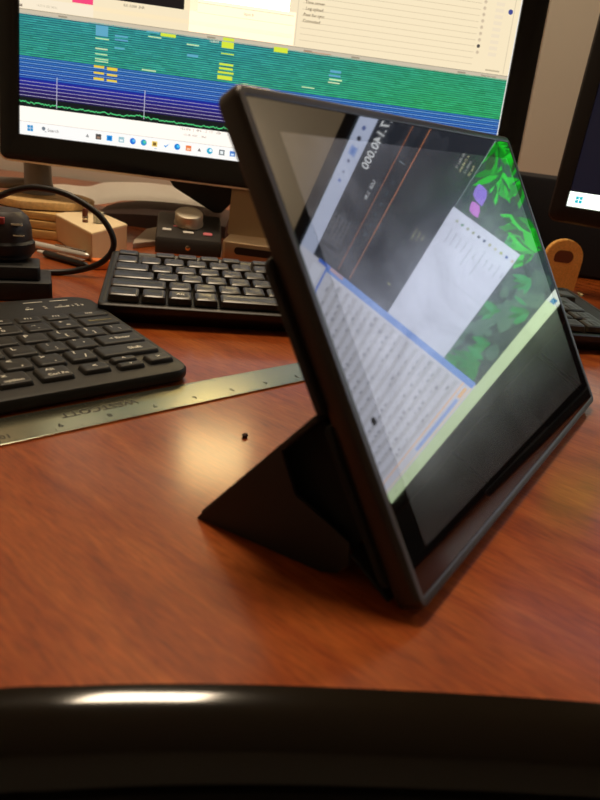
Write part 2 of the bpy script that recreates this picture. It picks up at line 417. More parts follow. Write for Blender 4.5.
# panel above the waterfall
P1.rect(54, 135, 75.5, 142, (238, 70, 120)); P1.rect(76.5, 142.8, 170, 198, (22, 18, 20)); P1.rect(0, 123.3, 76, 134, (240, 226, 200))
P1.rect(0, 124.5, 3, 127, (90, 70, 60)); P1.text('14.074 000 MHz', 3.2, 28, 127.5, (196, 184, 160)); P1.text('RX: 0.000  SNR', 3.4, 118, 139, (150, 134, 112))
P1.rect(176, 123.5, 288, 155, (1.5, 1.03, .7, 1)); P1.rect(76, 130, 286, 134.2, CREAM2)
P1.rect(184, 151, 286, 151.8, (205, 188, 158)); P1.rect(184, 142, 286, 142.7, (222, 206, 176)); P1.text('Input 8', 3.6, 238, 146.8, (120, 104, 84))
P1.rect(289, 124, 289.8, H1, (214, 198, 168))
P1.rect(169.8, 142.8, 184, H1, CREAM2); P1.rect(190, 155, 280, 235, BRIGHT)  # over-bright area added above the view to make the warm desk highlight
for i in range(26):
    a = 129.6 + i * 5.9
    P1.rect(294, a, 484, a + .5, (206, 188, 156))
for i, s_ in enumerate(('Connected', 'Peer list sync', 'Log upload', 'Time server', 'Radio link', 'Idle')):
    P1.text(s_, 4.2, 309 - (2 if i else 4), 148.5 + i * 5.9, (120, 98, 70))
for i in range(14):
    P1.disc(488, 142 + i * 6.1, 1.9, (214, 196, 168) if i not in (1,) else (96, 90, 84)); P1.disc(488, 142 + i * 6.1, 1.1, (186, 168, 140) if i != 1 else (60, 56, 56))
    P1.rect(500, 140 + i * 6.1, 509, 143.5 + i * 6.1, (232, 216, 188))
P1.disc(516.5, 184.6, 2.6, (60, 70, 140))
P1.rect(520, 124, 520.7, H1, (206, 190, 160)); P1.rect(500, 125.3, 516, 126.8, (188, 172, 142)); P1.text('Status bar ready', 2.6, 505, 120.2, (120, 110, 90))
for a in (40, 196, 300, 352, 470): P1.rect(a, 119.4, a + 9, 121, (150, 138, 118))
P1.rect(300, 119.2, 330, 119.8, (180, 110, 80)); P1.text('12:00:00', 3, 204, 116.6, (210, 225, 200))
# small print over the taskbar
P1.text('12.2 kHz   |   48 k  .  2 . 1 7    USB', 3.2, 196, 26.4, (170, 156, 146)); P1.text('-12 dB  AGC  .  Med', 3.0, 190, 20.6, (190, 176, 166))
# taskbar
for (a, b) in ((8.2, 4.0), (11.4, 4.0), (8.2, 7.2), (11.4, 7.2)): P1.rect(a, b, a + 2.8, b + 2.8, (40, 140, 200))
P1.disc(25.6, 8.2, 2.0, (110, 120, 130)); P1.text('Search', 4.6, 36, 7.0, (150, 146, 144)); P1.rect(19, 2.6, 64, 11.4, (250, 249, 246)) if False else None
P1.rect(26.8, 4.8, 28.6, 5.6, (110, 120, 130))
icons = [(73, (150, 150, 150), (90, 90, 95)), (85, (70, 66, 66), (150, 120, 100)), (97, (40, 150, 220), (20, 110, 190)), (110, (150, 190, 200), (235, 240, 240)), (122.5, (30, 110, 210), (90, 180, 235)), (134.5, (30, 140, 200), (80, 200, 160)),
         (146.5, (235, 205, 110), (120, 90, 40)), (159.5, (60, 150, 220), (244, 243, 240)), (171.5, (20, 120, 205), (70, 190, 235)), (184, (230, 120, 60), (240, 200, 170)), (196, (120, 110, 110), (160, 150, 150)), (207.5, (20, 165, 200), (230, 245, 250)), (221, (90, 100, 105), (230, 235, 235)), (233, (60, 120, 200), (200, 220, 240))]
for i, (a, c1, c2) in enumerate(icons):
    b = 7.0
    if i in (0, 10): P1.poly([(a - 2, b - 1.8), (a + 2, b - 1.8), (a, b + 1.8)], c1)
    elif i in (4, 5, 8, 11): P1.disc(a, b, 3.3, c1); P1.up(); P1.disc(a + 1, b + .6, 1.6, c2); P1.layer -= 1
    elif i == 7: P1.poly([(a - 3, b), (a - .8, b - 2.4), (a + 3.4, b + 2.2), (a - .6, b - .4)], c1)
    else: P1.rect(a - 3, b - 2.8, a + 3, b + 2.8, c1); P1.up(); P1.rect(a - 1.8, b - 1.8, a + 1.8, b + (.2 if i % 2 else 1.6), c2); P1.layer -= 1
P1.rect(146, 2.0, 149, 2.5, (90, 140, 190))
def mframe(o_, yaw, tilt):
    X = Vector((math.cos(yaw), math.sin(yaw), 0)); Hh = Vector((-math.sin(yaw), math.cos(yaw), 0))
    return frame(o_, X, Hh * math.cos(tilt) + Vector((0, 0, 1)) * math.sin(tilt))
MM1 = mframe((-343.2, 727.4, 103.98), .0715, 1.4287)
B1 = Matrix.Translation(Vector((-8, 745, 0)) * S)
P1.up(); P1.rect(W1 - .9, 0, W1, H1, (236, 232, 226))
mon1 = monitor('monitor', 'wide black computer monitor showing a green and blue signal waterfall', B1, MM1, W1, H1, 21.5, 29, 28, 24, 9, 'trim_l', 52, P1, M['s1'])
I1 = B1.inverted()
def rel(inv, p_): return tuple((inv @ (Vector(p_) * S)) / S)
def world_part(name, build, m, parent, inv):
    bm = bmesh.new(); build(bm)
    bmesh.ops.transform(bm, matrix=Matrix.Scale(1 / S, 4) @ inv @ Matrix.Scale(S, 4), verts=bm.verts[:])
    return mk(name, bm, m, parent)
def base_b(bm):
    slab(bm, -107, 92, 689, 800, 3, 24, 5, 1.2)
def slot_b(bm):
    pts = rrect(-93, 60, 11.5, 19.5, 3.9, 6)
    loft(bm, [[(x, 688.3, z) for x, z in pts], [(x, 692, z) for x, z in pts]])
def neck_b(bm):
    slab(bm, -118, 92, 748, 762, 22, 190, 6, 1.5)
sb_ = world_part('stand_base', base_b, M['alu'], mon1, I1)
world_part('base_slot', slot_b, M['slot'], sb_, I1)
def neck2(bm):
    lo = [(-110, 742), (92, 742), (92, 756), (-110, 756)]
    loft(bm, [[(x, y, 22) for x, y in lo], [(x, y + 14, 90) for x, y in lo], [(x * .8, y + 40, 220) for x, y in lo]])
    bmesh.ops.bevel(bm, geom=bm.edges[:], offset=1.5, segments=2, affect='EDGES')
world_part('stand_neck', neck2, M['alu'], mon1, I1)
def hinge_b(bm): lathe(bm, [(1, -60), (13, -58), (13, 58), (1, 60)], 24, (-12, 790, 215), 'X')
def wedge_b(bm):
    pts = [(-205, 86), (-189, 61.5), (-137, 37), (-128, 38), (-100, 70), (-100, 90)]
    loft(bm, [[(x, 800, z) for x, z in pts], [(x, 812, z) for x, z in pts]])
    bmesh.ops.bevel(bm, geom=bm.edges[:], offset=1, segments=2, affect='EDGES')
world_part('rear_cable_cover', wedge_b, M['mon_matt'], mon1, I1)
world_part('stand_hinge', hinge_b, M['mon_matt'], mon1, I1)
for x in (-90, 75): world_part('stand_foot', lambda bm: slab(bm, x - 8, x + 8, 700, 716, 0, 3.4, 4, .5), M['cable'], mon1, I1)

# ================================================================== SIDE MONITOR (seen directly at the right and mirrored in the tablet)
W2, H2 = 640.7, 360.4
P2 = Pic()
k2 = 1.0
P2.rect(0, 0, W2, H2, (5, 6, 14))
P2.up()
# wallpaper: smoky night garden with lit leaves
rg = random.Random(11)
P2.rect(62, 16, W2, H2, (50, 62, 66))
for i in range(150):
    u = rg.uniform(70, 375); v = rg.uniform(24, 178); g_ = rg.uniform(0, 1)
    a0 = rg.uniform(0, 6.28); r1 = rg.uniform(6, 22); lo = max(0, min(1, (u - 130) / 120))
    P2.poly([(u + r1 * rg.uniform(.6, 1) * math.cos(a0 + k * .785), v + .7 * r1 * rg.uniform(.6, 1) * math.sin(a0 + k * .785)) for k in range(8)],
            (40 + 30 * lo + 18 * g_, 52 + 46 * lo + 26 * g_, 56 + 34 * lo + 12 * g_), layer=1 + i * .006)
P2.up()
def leaf(u, v, ln, w_, a, col):
    c, s_ = math.cos(a), math.sin(a); o_ = []
    for t, q in ((0, 0), (.15, .55), (.4, 1), (.7, .75), (1, 0), (.7, -.75), (.4, -1), (.15, -.55)):
        x, y = t * ln, q * w_; o_.append((u + x * c - y * s_, v + x * s_ + y * c))
    P2.poly(o_, col)
def frond(u, v, n, ln, a0, a1, cols):
    for k in range(n):
        a = a0 + (a1 - a0) * (k + rg.uniform(-.3, .3)) / n; q = rg.uniform(.65, 1.1)
        P2.layer = 2 + .012 * k; leaf(u + rg.uniform(-6, 6), v + rg.uniform(-6, 6), ln * q, ln * q * rg.uniform(.1, .2), a, cols[k % len(cols)])
    P2.layer = 2
BR = [(24, 186, 34), (18, 130, 30), (34, 206, 48), (20, 84, 30), (26, 160, 40), (44, 70, 44)]
DK = [(30, 130, 58), (44, 146, 80), (26, 108, 50)]
frond(92, 176, 14, 36, -2.4, .4, BR); frond(112, 158, 14, 34, -1.6, 1.0, BR); frond(126, 148, 10, 30, -2.2, -.2, BR); frond(80, 150, 10, 34, -1.5, 1.2, BR); frond(108, 128, 8, 26, -1.4, .4, BR)
frond(146, 76, 16, 36, -.6, 1.9, BR); frond(160, 62, 14, 40, .2, 2.4, BR); frond(150, 96, 10, 28, -.2, 1.6, BR); frond(168, 92, 8, 30, -.6, .6, DK); frond(158, 48, 8, 26, 1.6, 3.0, BR)
frond(200, 50, 8, 26, -.6, 1.4, DK); frond(256, 58, 8, 26, 0, 2.0, DK); frond(330, 36, 14, 40, -.2, 1.8, DK); frond(352, 60, 10, 30, -1.2, 1.6, [(22, 120, 46), (18, 96, 40), (30, 140, 60)]); frond(300, 40, 8, 28, .2, 1.6, DK); frond(230, 26, 8, 26, .1, 1.8, DK)
P2.layer = 3
leaf(138, 170, 28, 9, -.75, (150, 118, 222)); leaf(160, 165, 22, 7, -.95, (196, 118, 214)); P2.disc(146, 160, 7, (132, 100, 214)); P2.disc(366, 30, 6.5, (214, 120, 210))
P2.up()
# radio program window
P2.rect(60, 181, 362, 332, (40, 44, 52))
P2.rect(60, 332, 362, H2 - 2, (186, 196, 222))
P2.rect(60, 180.4, 362, 181.2, (150, 160, 170))
P2.up()
for i in range(60):  # grey blobs paint in the smoky haze of the tablet glass
    u = rg.uniform(80, 340); v = rg.uniform(190, 322); r1 = rg.uniform(10, 22)
    P2.poly([(u + r1 * math.cos(k * .785) * rg.uniform(.6, 1), v + .8 * r1 * math.sin(k * .785) * rg.uniform(.6, 1)) for k in range(8)], tuple(x + (u - 60) * .07 + g_ for x, g_ in zip((34, 38, 46), (rg.uniform(0, 14),) * 3)), layer=4 + .006 * i)
P2.up()
for a, b, c_ in ((164.5, 3, (70, 90, 150)), (179.5, 3.4, (20, 24, 44)), (198, 0, (96, 130, 200)), (212.6, 2.4, (80, 90, 130)), (229.4, 2.2, (120, 130, 160)), (243, 2.6, (90, 120, 190))):
    if b: P2.disc(a, 345.6, b, c_)
    else: P2.rect(a - 6.5, 340, a + 6.5, 352, (140, 164, 214)); P2.up(); P2.rect(a - 4, 343, a + 4, 349, c_); P2.layer -= 1
P2.text('.', 20, 137, 318, (170, 175, 180)); P2.text('7.140.000', 17, 175, 319, (215, 218, 220))
P2.text('USB  2.4k', 7.5, 228, 297, (190, 194, 198))
P2.rect(62, 283.7, 356, 284.5, (190, 116, 76)); P2.rect(62, 260.5, 356, 261.5, (206, 132, 90))
for i in range(4): P2.text(('-40 dBm 12', 'A 7140 kHz', 'SWR 1.2', 'Pwr 50')[i], 4.6, 128 + i, 206 - i * 6.4, (170, 166, 130) if i % 2 else (150, 150, 150))
for i in range(3): P2.text(('14.2 MHz', 'Filter 3', 'Gain')[i], 4.6, 240 - i, 209 - i * 6.6, (150, 146, 112))
P2.text('||', 6, 322, 204, (220, 210, 140)); P2.rect(172, 270, 172.8, 279, (150, 170, 180))
for i in range(7): P2.rect(286 + i * 7, 300, 286.5 + i * 7, 328, (128, 132, 140))
for i in range(5): P2.rect(284, 300 + i * 7, 330, 300.6 + i * 7, (128, 132, 140))
for i in range(9): P2.rect(338 + i * 2.6, 286, 339 + i * 2.6, 326, (84, 88, 96))
for i in range(6): P2.text(('12', '0.4', '88', 'IF', '-6', 'RX')[i], 5, 200 + i * 17, 272, (96, 110, 122))
# file window
P2.rect(179, 75.5, 366, 182.5, (206, 212, 232)); P2.up()
P2.rect(179, 75.5, 366, 76.3, (150, 156, 170)); P2.rect(262, 76, 263, 182, (190, 196, 214))
for i in range(11):
    b = 168 - i * 8.9
    P2.disc(191.5, b, 2.1, ((170, 176, 160), (110, 150, 130), (150, 160, 130), (150, 160, 130), (60, 66, 80), (50, 66, 110), (170, 170, 140), (190, 190, 170), (170, 180, 120), (60, 80, 160), (190, 170, 160))[i])
    P2.text(('Documents', 'Radio logs', 'Pictures', 'Waterfall', 'Downloads 2024', 'Config', 'Recordings and notes', 'Music', 'Bands', 'Cloud files', 'Disk')[i], 4.4, 214 + (6 if i in (4, 6) else 0), b, (168, 174, 190))
# spreadsheet window
P2.rect(362, 16, W2 - 1, H2 - 2, (206, 208, 222)); P2.up()
P2.rect(360, 18, 371, 300, (112, 152, 226)); P2.rect(360, 300, W2 - 1, 303, (90, 130, 220)); P2.rect(360, 270, 366, 296, (214, 160, 130)); P2.rect(360, 296, 366, 320, (70, 110, 210))
for i in range(17):
    b = 38 + i * 15
    P2.rect(376, b, W2 - 4, b + 6.5, (188, 189, 198))
P2.up()
for i in range(22): P2.rect(376 + i * 12.2, 34, 376.7 + i * 12.2, 296, (190, 190, 202))
for i in range(17):
    for j in range(21):
        if rg.random() < .7: P2.rect(379 + j * 12.2, 40 + i * 15 + rg.uniform(0, 6), 379 + j * 12.2 + rg.uniform(4, 8), 42 + i * 15 + rg.uniform(1, 6), (158, 160, 172))
P2.rect(371, 31, W2 - 1, 33.5, (236, 196, 170)); P2.rect(400, 22, 520, 27, (150, 176, 232)); P2.rect(371, 18, W2 - 1, 20, (236, 214, 190)); P2.rect(376, 22, 396, 27, (238, 190, 140))
P2.rect(371, 308, W2 - 1, 326, (216, 220, 236))
# taskbar
P2.layer = 2
P2.rect(0, 0, W2, 16, (200, 222, 176)); P2.rect(0, 0, 205, 16, (222, 228, 226)); P2.up()
for (a, b) in ((7.5, 4.2), (11.6, 4.2), (7.5, 8.3), (11.6, 8.3)): P2.rect(a, b, a + 3.6, b + 3.6, (30, 120, 130))
P2.disc(26, 8.5, 2.2, (170, 170, 160)); P2.text('Search', 5.4, 42, 8, (150, 150, 145))
for i, a in enumerate((96, 111, 126, 141, 156, 171, 186, 201)): P2.rect(a - 3.5, 4.6, a + 3.5, 11.6, ((90, 150, 90), (80, 120, 190), (190, 170, 90), (90, 160, 200), (80, 90, 110), (150, 110, 80), (70, 150, 160), (60, 130, 170))[i])
P2.text('...', 8, 222, 8, (140, 160, 120))
P2.rect(575, 3, 632, 13, (206, 226, 184)); P2.text('12:40', 4, 612, 8, (120, 130, 110))
MM2 = mframe((277.36, 768.73, 101.5), -.4697, 1.631)
X2 = Vector((math.cos(-.4697), math.sin(-.4697), 0)); Y2 = Vector((-X2.y, X2.x, 0)); C2 = Vector((277.36, 768.73, 0)) + X2 * 320
B2 = Matrix.Translation(C2 * S) @ Matrix.Rotation(-.4697, 4, 'Z')
mon2 = monitor('monitor', 'black monitor at the right edge showing a dark desktop and white taskbar', B2, MM2, W2, H2, 17, 17, 18, 18, 10, 'trim_d', 48, P2, M['s2'])
I2 = B2.inverted()
def st2(bm):
    box(bm, -38, 38, 30, 44, 6, 240)
    bmesh.ops.bevel(bm, geom=bm.edges[:], offset=3, segments=2, affect='EDGES')
    bmesh.ops.transform(bm, matrix=Matrix.Translation(C2) @ Matrix.Rotation(-.4697, 4, 'Z'), verts=bm.verts[:])
def sb2(bm):
    slab(bm, -130, 130, -70, 110, 0, 9, 20, 1.5)
    bmesh.ops.transform(bm, matrix=Matrix.Translation(C2) @ Matrix.Rotation(-.4697, 4, 'Z'), verts=bm.verts[:])
world_part('stand_neck', st2, M['mon_matt'], mon2, I2)
world_part('stand_base', sb2, M['mon_matt'], mon2, I2)

# ================================================================== KEYBOARDS
def keycap(w, d, h, r=1.6, dish=.5, slope=.14, top=1.2):
    """keycap about its own centre, top at z=0, skirt down to -h"""
    bm = bmesh.new()
    def lp(ins, z, q): return [(x, y, z) for x, y in rrect(-w / 2 + ins, w / 2 - ins, -d / 2 + ins, d / 2 - ins * 1.2, q, 3)]
    loft(bm, [lp(0, -h, .8), lp(w * 0 + h * slope, -1.0, r), lp(h * slope + top * .5, -.25, r * .8), lp(h * slope + top, 0, r * .6), lp(h * slope + top + 2, -dish, r * .4)], cap0=True)
    return bm
def legend(bm, rows):
    for s_, size, x, y in rows: put_text(bm, s_, size, x, y, .12, mi=1)

KM = mframe((-149.4, 439.62, 0), .2353, 0)
kb = thing('keyboard', 'full size black keyboard behind the tablet, in front of the green monitor', 'keyboard', KM)
PK = 19.05; KS = math.tan(.0989)
def kz(y): return 23.36 + KS * y
bm = bmesh.new()
x0, x1, y0, y1 = -5.5, 447, -14.5, 112
def sl(ins, dz, q=4): return [(x, y, max(.2, kz(y) + dz)) for x, y in rrect(x0 + ins, x1 - ins, y0 + ins, y1 - ins, q, 4)]
def bt(ins, z): return [(x, y, z) for x, y in rrect(x0 + ins, x1 - ins, y0 + ins, y1 - ins, 3, 4)]
loft(bm, [bt(11, .3), bt(9, 2), sl(.6, -11.5), sl(0, -10), sl(0, -6.6), sl(.8, -5.8), sl(3, -5.6), sl(4, -6.4)])
mk('body', bm, M['kb'], kb)
keys = []
def row(y, x, ws, names=None):
    for i, w in enumerate(ws):
        if w < 0: x += -w; continue
        keys.append((x + w / 2, y, w, 1, (names or {}).get(i, ''))); x += w
row(4.87, 0, [1, -.6, 1, 1, 1, 1, -.4, 1, 1, 1, 1, -.4, 1, 1, 1, 1, -.3, 1, 1, 1], None)
row(4, 0, [1] * 13 + [2, -.3, 1, 1, 1, -.3, 1, 1, 1, 1], {})
row(3, 0, [1.5] + [1] * 12 + [1.5, -.3, 1, 1, 1, -.3, 1, 1, 1])
row(2, 0, [1.75] + [1] * 11 + [2.25, -3.6, 1, 1, 1])
row(1, 0, [2.25] + [1] * 10 + [2.75, -1.3, 1, -1.3, 1, 1, 1])
row(0, 0, [1.25, 1, 1, 1, -0, 6.25, 1, 1, 1, 1.5, -.3, 1, 1, 1, -.3, 2, 1])
keys = [k for k in keys if k[2] > 0]
num = {4: "`1234567890-=", 3: " QWERTYUIOP[]\\", 2: " ASDFGHJKL;'", 1: " ZXCVBNM,./"}
cnt = {}
meshes = {}
nkey = 0; extra = bmesh.new()
tilt = Matrix.Rotation(.0989, 4, 'X')
for (cx, r_, w, d_, nm) in keys:
    y = r_ * PK
    i = cnt.get(r_, 0); cnt[r_] = i + 1
    ch = num.get(r_, '')[i] if r_ in num and i < len(num[r_]) else ''
    low = r_ > 4.5
    bm = keycap(w * PK - 1.6, (PK - 1.8) * (.72 if low else 1), 5.2, dish=.5, top=1.2 if low else 2.1)
    if ch.strip(): put_text(bm, ch, 4.2, -w * PK * .2, 3.0, -.15, mi=1)
    elif r_ == 0 and i == 2: put_text(bm, 'Alt', 5.0, 0, -.5, .02, mi=2)
    elif low and i: put_text(bm, 'F%d' % i if i < 13 else 'Ins', 3.2, 0, 0, -.3, mi=1)
    top = Matrix.Translation((cx * PK, y, kz(y))) @ tilt
    if nkey < 99:
        o = mk('key', bm, [M['key'], M['legend_dim'], M['legend']], kb)
        t_ = top.copy(); t_.translation = Vector((cx * PK, y, kz(y))) * S; o.matrix_local = t_
        nkey += 1
    else:
        bmesh.ops.transform(bm, matrix=top, verts=bm.verts[:])
        me = bpy.data.meshes.new('tmp'); bm.to_mesh(me); bm.free(); extra.from_mesh(me); bpy.data.meshes.remove(me)
for (cx, r_) in ((21.4, 2.5), (21.4, .5)):
    bm = keycap(PK - 1.6, 2 * PK - 1.8, 5.2, top=2.1); y = r_ * PK
    bmesh.ops.transform(bm, matrix=Matrix.Translation((cx * PK, y, kz(y))) @ tilt, verts=bm.verts[:])
    me = bpy.data.meshes.new('tmp'); bm.to_mesh(me); bm.free(); extra.from_mesh(me); bpy.data.meshes.remove(me)
o = mk('key', extra, [M['key'], M['legend_dim'], M['legend']], kb); o['kind'] = 'stuff'

# compact keyboard at the left
BM = mframe((-268.55, 173.63, 0), .7715, 0)
PB = 18.03
kb2 = thing('keyboard', 'compact black keyboard in the left foreground, lying along the steel ruler', 'keyboard', BM)
bm = bmesh.new()
def bl_(ins, z0_, slope=.03): return [(x, y, z0_ + slope * max(0, y + 20)) for x, y in rrect(-14 + ins, 265 - ins, -19 + ins, 131 - ins, [6, 11, 14, 10], 6)]
loft(bm, [bl_(3, .4, 0), bl_(.8, 1.6, 0), bl_(0, 3.5), bl_(0, 6.8), bl_(.8, 8.2), bl_(2.5, 8.8)])
mk('body', bm, M['kb2'], kb2)
bm = bmesh.new()
zb = lambda y: 9.0 + .03 * (y + 20)
for a, b_, c_ in ((13.1, 6.75, 13), (12.1, 6.75, 13)): box(bm, a * PB - 2, a * PB + c_ - 2, b_ * PB - .4, b_ * PB + .5, zb(b_ * PB) - .3, zb(b_ * PB) + .05, 0)
for k, s_ in enumerate(('ow', 'x', 'on/off', '1 2 3')): put_text(bm, s_, 4.4, (11.95 + k * .62) * PB, 6.0 * PB, zb(6 * PB) + .1, mi=0)
for k in range(4): put_text(bm, '-', 7, (11.95 + k * .62) * PB, 6.2 * PB, zb(6.2 * PB) + .1, mi=0)
mk('printed_symbols', bm, M['legend'], kb2)
def bkey(cx, r_, w, rows, d=1.0, dy=0.0, gold=False):
    bm = keycap(w * PB - 2.0, PB * d - 2.2, 3.4, r=1.8, dish=.25, slope=.08)
    for s_, size, x, y in rows: put_text(bm, s_, size, x, y, .06, mi=1)
    o = mk('key', bm, [M['key2'], M['legend_gold'] if gold else M['legend']], kb2)
    y = r_ * PB + dy
    o.location = Vector((cx * PB, y, 12.2 + .012 * y)) * S; o.rotation_euler = (.0124, 0, 0)
r5 = ['Esc'] + ['F%d' % i for i in range(1, 13)]
for i, s_ in enumerate(r5): bkey(.5 + i * 1.0, 4.86, 1, [(s_, 3.4, 0, 0)], d=.74)
bkey(13.75, 4.86, 1.5, [('Del', 3.4, 0, 0)], d=.74)
for i, s_ in enumerate('`1234567890'): bkey(.5 + i, 4, 1, [(s_, 4.6, -3, -2.5), ('~!@#$%^&*()'[i], 4.0, -3, 3)])
bkey(11.5, 4, 1, [('_', 5, -2, 3), ('-', 5, 0, -3)]); bkey(12.5, 4, 1, [('+', 5, -2, 3), ('=', 5, 1, -3)])
bkey(13.75, 4, 1.5, [('Backspace', 3.8, 1, 0)], gold=True)
bkey(.7, 3, 1.4, [('Tab', 4, -2, 0)])
for i, s_ in enumerate('QWERTYUIOP'): bkey(2 + i, 3, 1, [(s_, 5.6, -3.5, 2.0)])
bkey(12, 3, 1, [('{', 5, -2, 3), ('[', 5, 1, -3)]); bkey(13, 3, 1, [('}', 5, -2, 3), (']', 5, 1, -3)]); bkey(14, 3, .95, [('|', 4, -3, 3), ('\\', 4, 1, -2)])
bkey(.8, 2, 1.6, [('Caps', 4, -2, 0)])
for i, s_ in enumerate('ASDFGHJKL'): bkey(2.25 + i, 2, 1, [(s_, 5.6, -3.5, 2.0)])
bkey(11.25, 2, 1, [(':', 6, -2, 3), (';', 6, 1, -3)]); bkey(12.25, 2, 1, [('"', 6, -3, 3), ("'", 6, 1, -2)]); bkey(13.6, 2, 1.7, [('< Enter', 4.6, 0, 0)])
bkey(1.05, 1, 2.1, [('Shift', 4.4, -6, 0)])
for i, s_ in enumerate('ZXCVBNM'): bkey(2.75 + i, 1, 1, [(s_, 5.6, -3.5, 2.0)])
for i, (a, b_) in enumerate((('<', ','), ('>', '.'), ('?', '/'))): bkey(9.75 + i, 1, 1, [(a, 5.6, -2.5, 3), (b_, 6.4, 2, -3)])
bkey(13.35, 1, 2.15, [('Shift', 5.0, 5, -1)])
for i, s_ in enumerate(('Fn', 'Ctrl', 'Win', 'Alt')): bkey(.55 + i * 1.1, 0, 1.05, [(s_, 4, 0, -1)])
bkey(6.6, 0, 4.2, [])
bkey(9.3, 0, 1.1, [('x', 5, -3, 3), ('option', 3.8, 0, -4)]); bkey(10.5, 0, 1.1, [('Alt', 4, -1, 3), ('Ctrl Fn', 3.8, 1, -4)])
bkey(11.75, -.05, 1, [('<', 5, 0, 0)], d=.72); bkey(12.85, .24, 1, [('^', 4.4, 0, -.8)], d=.5); bkey(12.85, -.26, 1, [('v', 3.6, 0, 0)], d=.5); bkey(13.95, -.05, 1, [('>', 5, 0, 0)], d=.72)

# ================================================================== RULER
rd = Vector((122.4, 127.3, 0)).normalized() if False else Vector((.7208, .6931, 0))
RM = frame((-130.7, 241.4, 0), rd, Vector((-rd.y, rd.x, 0)))
ru = thing('ruler', 'stainless steel ruler lying on the desk in front of the compact keyboard', 'ruler', RM)
bm = bmesh.new(); slab(bm, -150, 230, 0, 26.4, 0.05, 1.0, 1.0, .12); mk('blade', bm, M['steel'], ru, smooth=False)
bm = bmesh.new()
put_text(bm, 'WESTCOTT', 7.8, 54.5, 16.4, 1.06, math.pi, 0, 1.0)
s0 = 5.0
for i in range(-5, 9):
    put_text(bm, str(9 - i) if 9 - i > 0 else '', 5.4, 4.5 + 25.4 * i + 25.4, 7.0, 1.06, math.pi, 0)
for i in range(-90, 130):
    x = i * 25.4 / 16 + 1; l_ = 4.2 if i % 16 == 0 else (3 if i % 8 == 0 else (2.2 if i % 4 == 0 else 1.4))
    if -148 < x < 228: box(bm, x - .12, x + .12, .3, .3 + l_, 1.01, 1.06)
for i in range(-70, 114):
    x = i * 2.0; l_ = 3.0 if i % 5 == 0 else 1.6
    if -148 < x < 228: box(bm, x - .12, x + .12, 26.1 - l_, 26.1, 1.01, 1.06)
mk('etched_scale', bm, M['ink'], ru)

# ================================================================== CONTROL KNOB BOX
CM = mframe((-183.5, 700, 0), .21, 0)
ct = thing('tuning_controller', 'charcoal desktop tuning controller with a silver knob, behind the keyboard', 'controller', CM)
bm = bmesh.new()
w_ = 74
sec = [(0, 0), (0, 12), (3, 17), (62, 36), (66, 35), (68, 30), (68, 0)]
def cs(x, ins): return [(x, min(max(y, ins), 68 - ins), max(0, z - ins * (1 if z > 0 else 0))) for y, z in sec]
loft(bm, [cs(0, 2.5), cs(1, .8), cs(3, 0), cs(w_ - 3, 0), cs(w_ - 1, .8), cs(w_, 2.5)])
mk('housing', bm, M['ctrl'], ct)
ts = math.atan2(19, 59)
def on_top(x, y):
    return Matrix.Translation((x, y, 17 + (y - 3) * 19 / 59)) @ Matrix.Rotation(ts, 4, 'X')
def tp(name, bm, x, y, m): bmesh.ops.transform(bm, matrix=on_top(x, y), verts=bm.verts[:]); return mk(name, bm, m, ct)
bm = bmesh.new(); lathe(bm, [(17, -1), (17, 1.5), (16.2, 2.2), (16, 12), (15.2, 13.4), (13.5, 13.9), (4, 13.4), (.1, 13.3)], 40); tp('knob', bm, 36, 40, M['knob'])
bm = bmesh.new(); slab(bm, -5, 5, -2.2, 2.2, 0, 1.2, 1, .3); tp('button', bm, 12, 20, M['white'])
bm = bmesh.new(); slab(bm, -6, 6, -2.2, 2.2, 0, 1.2, 1, .3); tp('button', bm, 36, 17, M['white'])
bm = bmesh.new(); slab(bm, -5.2, 5.2, -3, 3, 0, 1.2, 1.6, .3); tp('button', bm, 58, 17, M['pinkmark'])
bm = bmesh.new(); slab(bm, -3, 3, -1, 1, 0, .4, .6, .1); tp('indicator', bm, 22, 30, M['pinkmark'])
bm = bmesh.new(); lathe(bm, [(.1, -.9), (1.9, -.9), (2.8, -.5), (2.8, .4)], 20, (36, 0, 7.5), 'Y'); mk('front_socket', bm, M['chrome'], ct)

# ================================================================== PAPER, DARK HUMP, CARD
def sheet_bm(front, back, thick=.5, n=10):
    f = smooth_path(front, n); b = smooth_path(back, n); k = min(len(f), len(b))
    bm = bmesh.new(); m_ = 7
    top = [[bm.verts.new(f[i].lerp(b[i], j / m_)) for j in range(m_ + 1)] for i in range(k)]
    for i in range(k - 1):
        for j in range(m_): bm.faces.new((top[i][j], top[i + 1][j], top[i + 1][j + 1], top[i][j + 1]))
    g = bmesh.ops.solidify(bm, geom=bm.faces[:], thickness=thick)
    return bm
front = [(-420, 860, 14), (-355.6, 860, 22), (-330, 860, 19), (-312.2, 860, 18.4), (-287.8, 860, 24.1), (-267.5, 860, 29.8), (-233.7, 860, 33.4), (-200.1, 860, 35.1), (-166.4, 860, 35), (-138, 860, 32)]
back = [(-470, 980, 16), (-404.5, 980, 25), (-378, 980, 26), (-358.5, 980, 28), (-335.5, 980, 36), (-300, 980, 41), (-267, 980, 43.8), (-221.3, 980, 44), (-185, 980, 43), (-155, 980, 41)]
solo(mk('paper_sheet', sheet_bm(front, back), M['paper']), 'large curled sheet of pale paper lying behind the beige box, under the green monitor', 'paper')
bm = bmesh.new()  # dark brown hump put in to darken the space under the sheet
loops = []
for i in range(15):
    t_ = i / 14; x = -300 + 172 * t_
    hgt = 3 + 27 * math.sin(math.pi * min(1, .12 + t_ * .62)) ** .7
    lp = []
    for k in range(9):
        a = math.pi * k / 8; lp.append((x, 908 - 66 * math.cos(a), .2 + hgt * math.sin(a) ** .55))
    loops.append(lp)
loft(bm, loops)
solo(mk('dark_hump', bm, M['hump']), 'dark brown hump added to darken the space under the curled sheet of paper', 'hump')
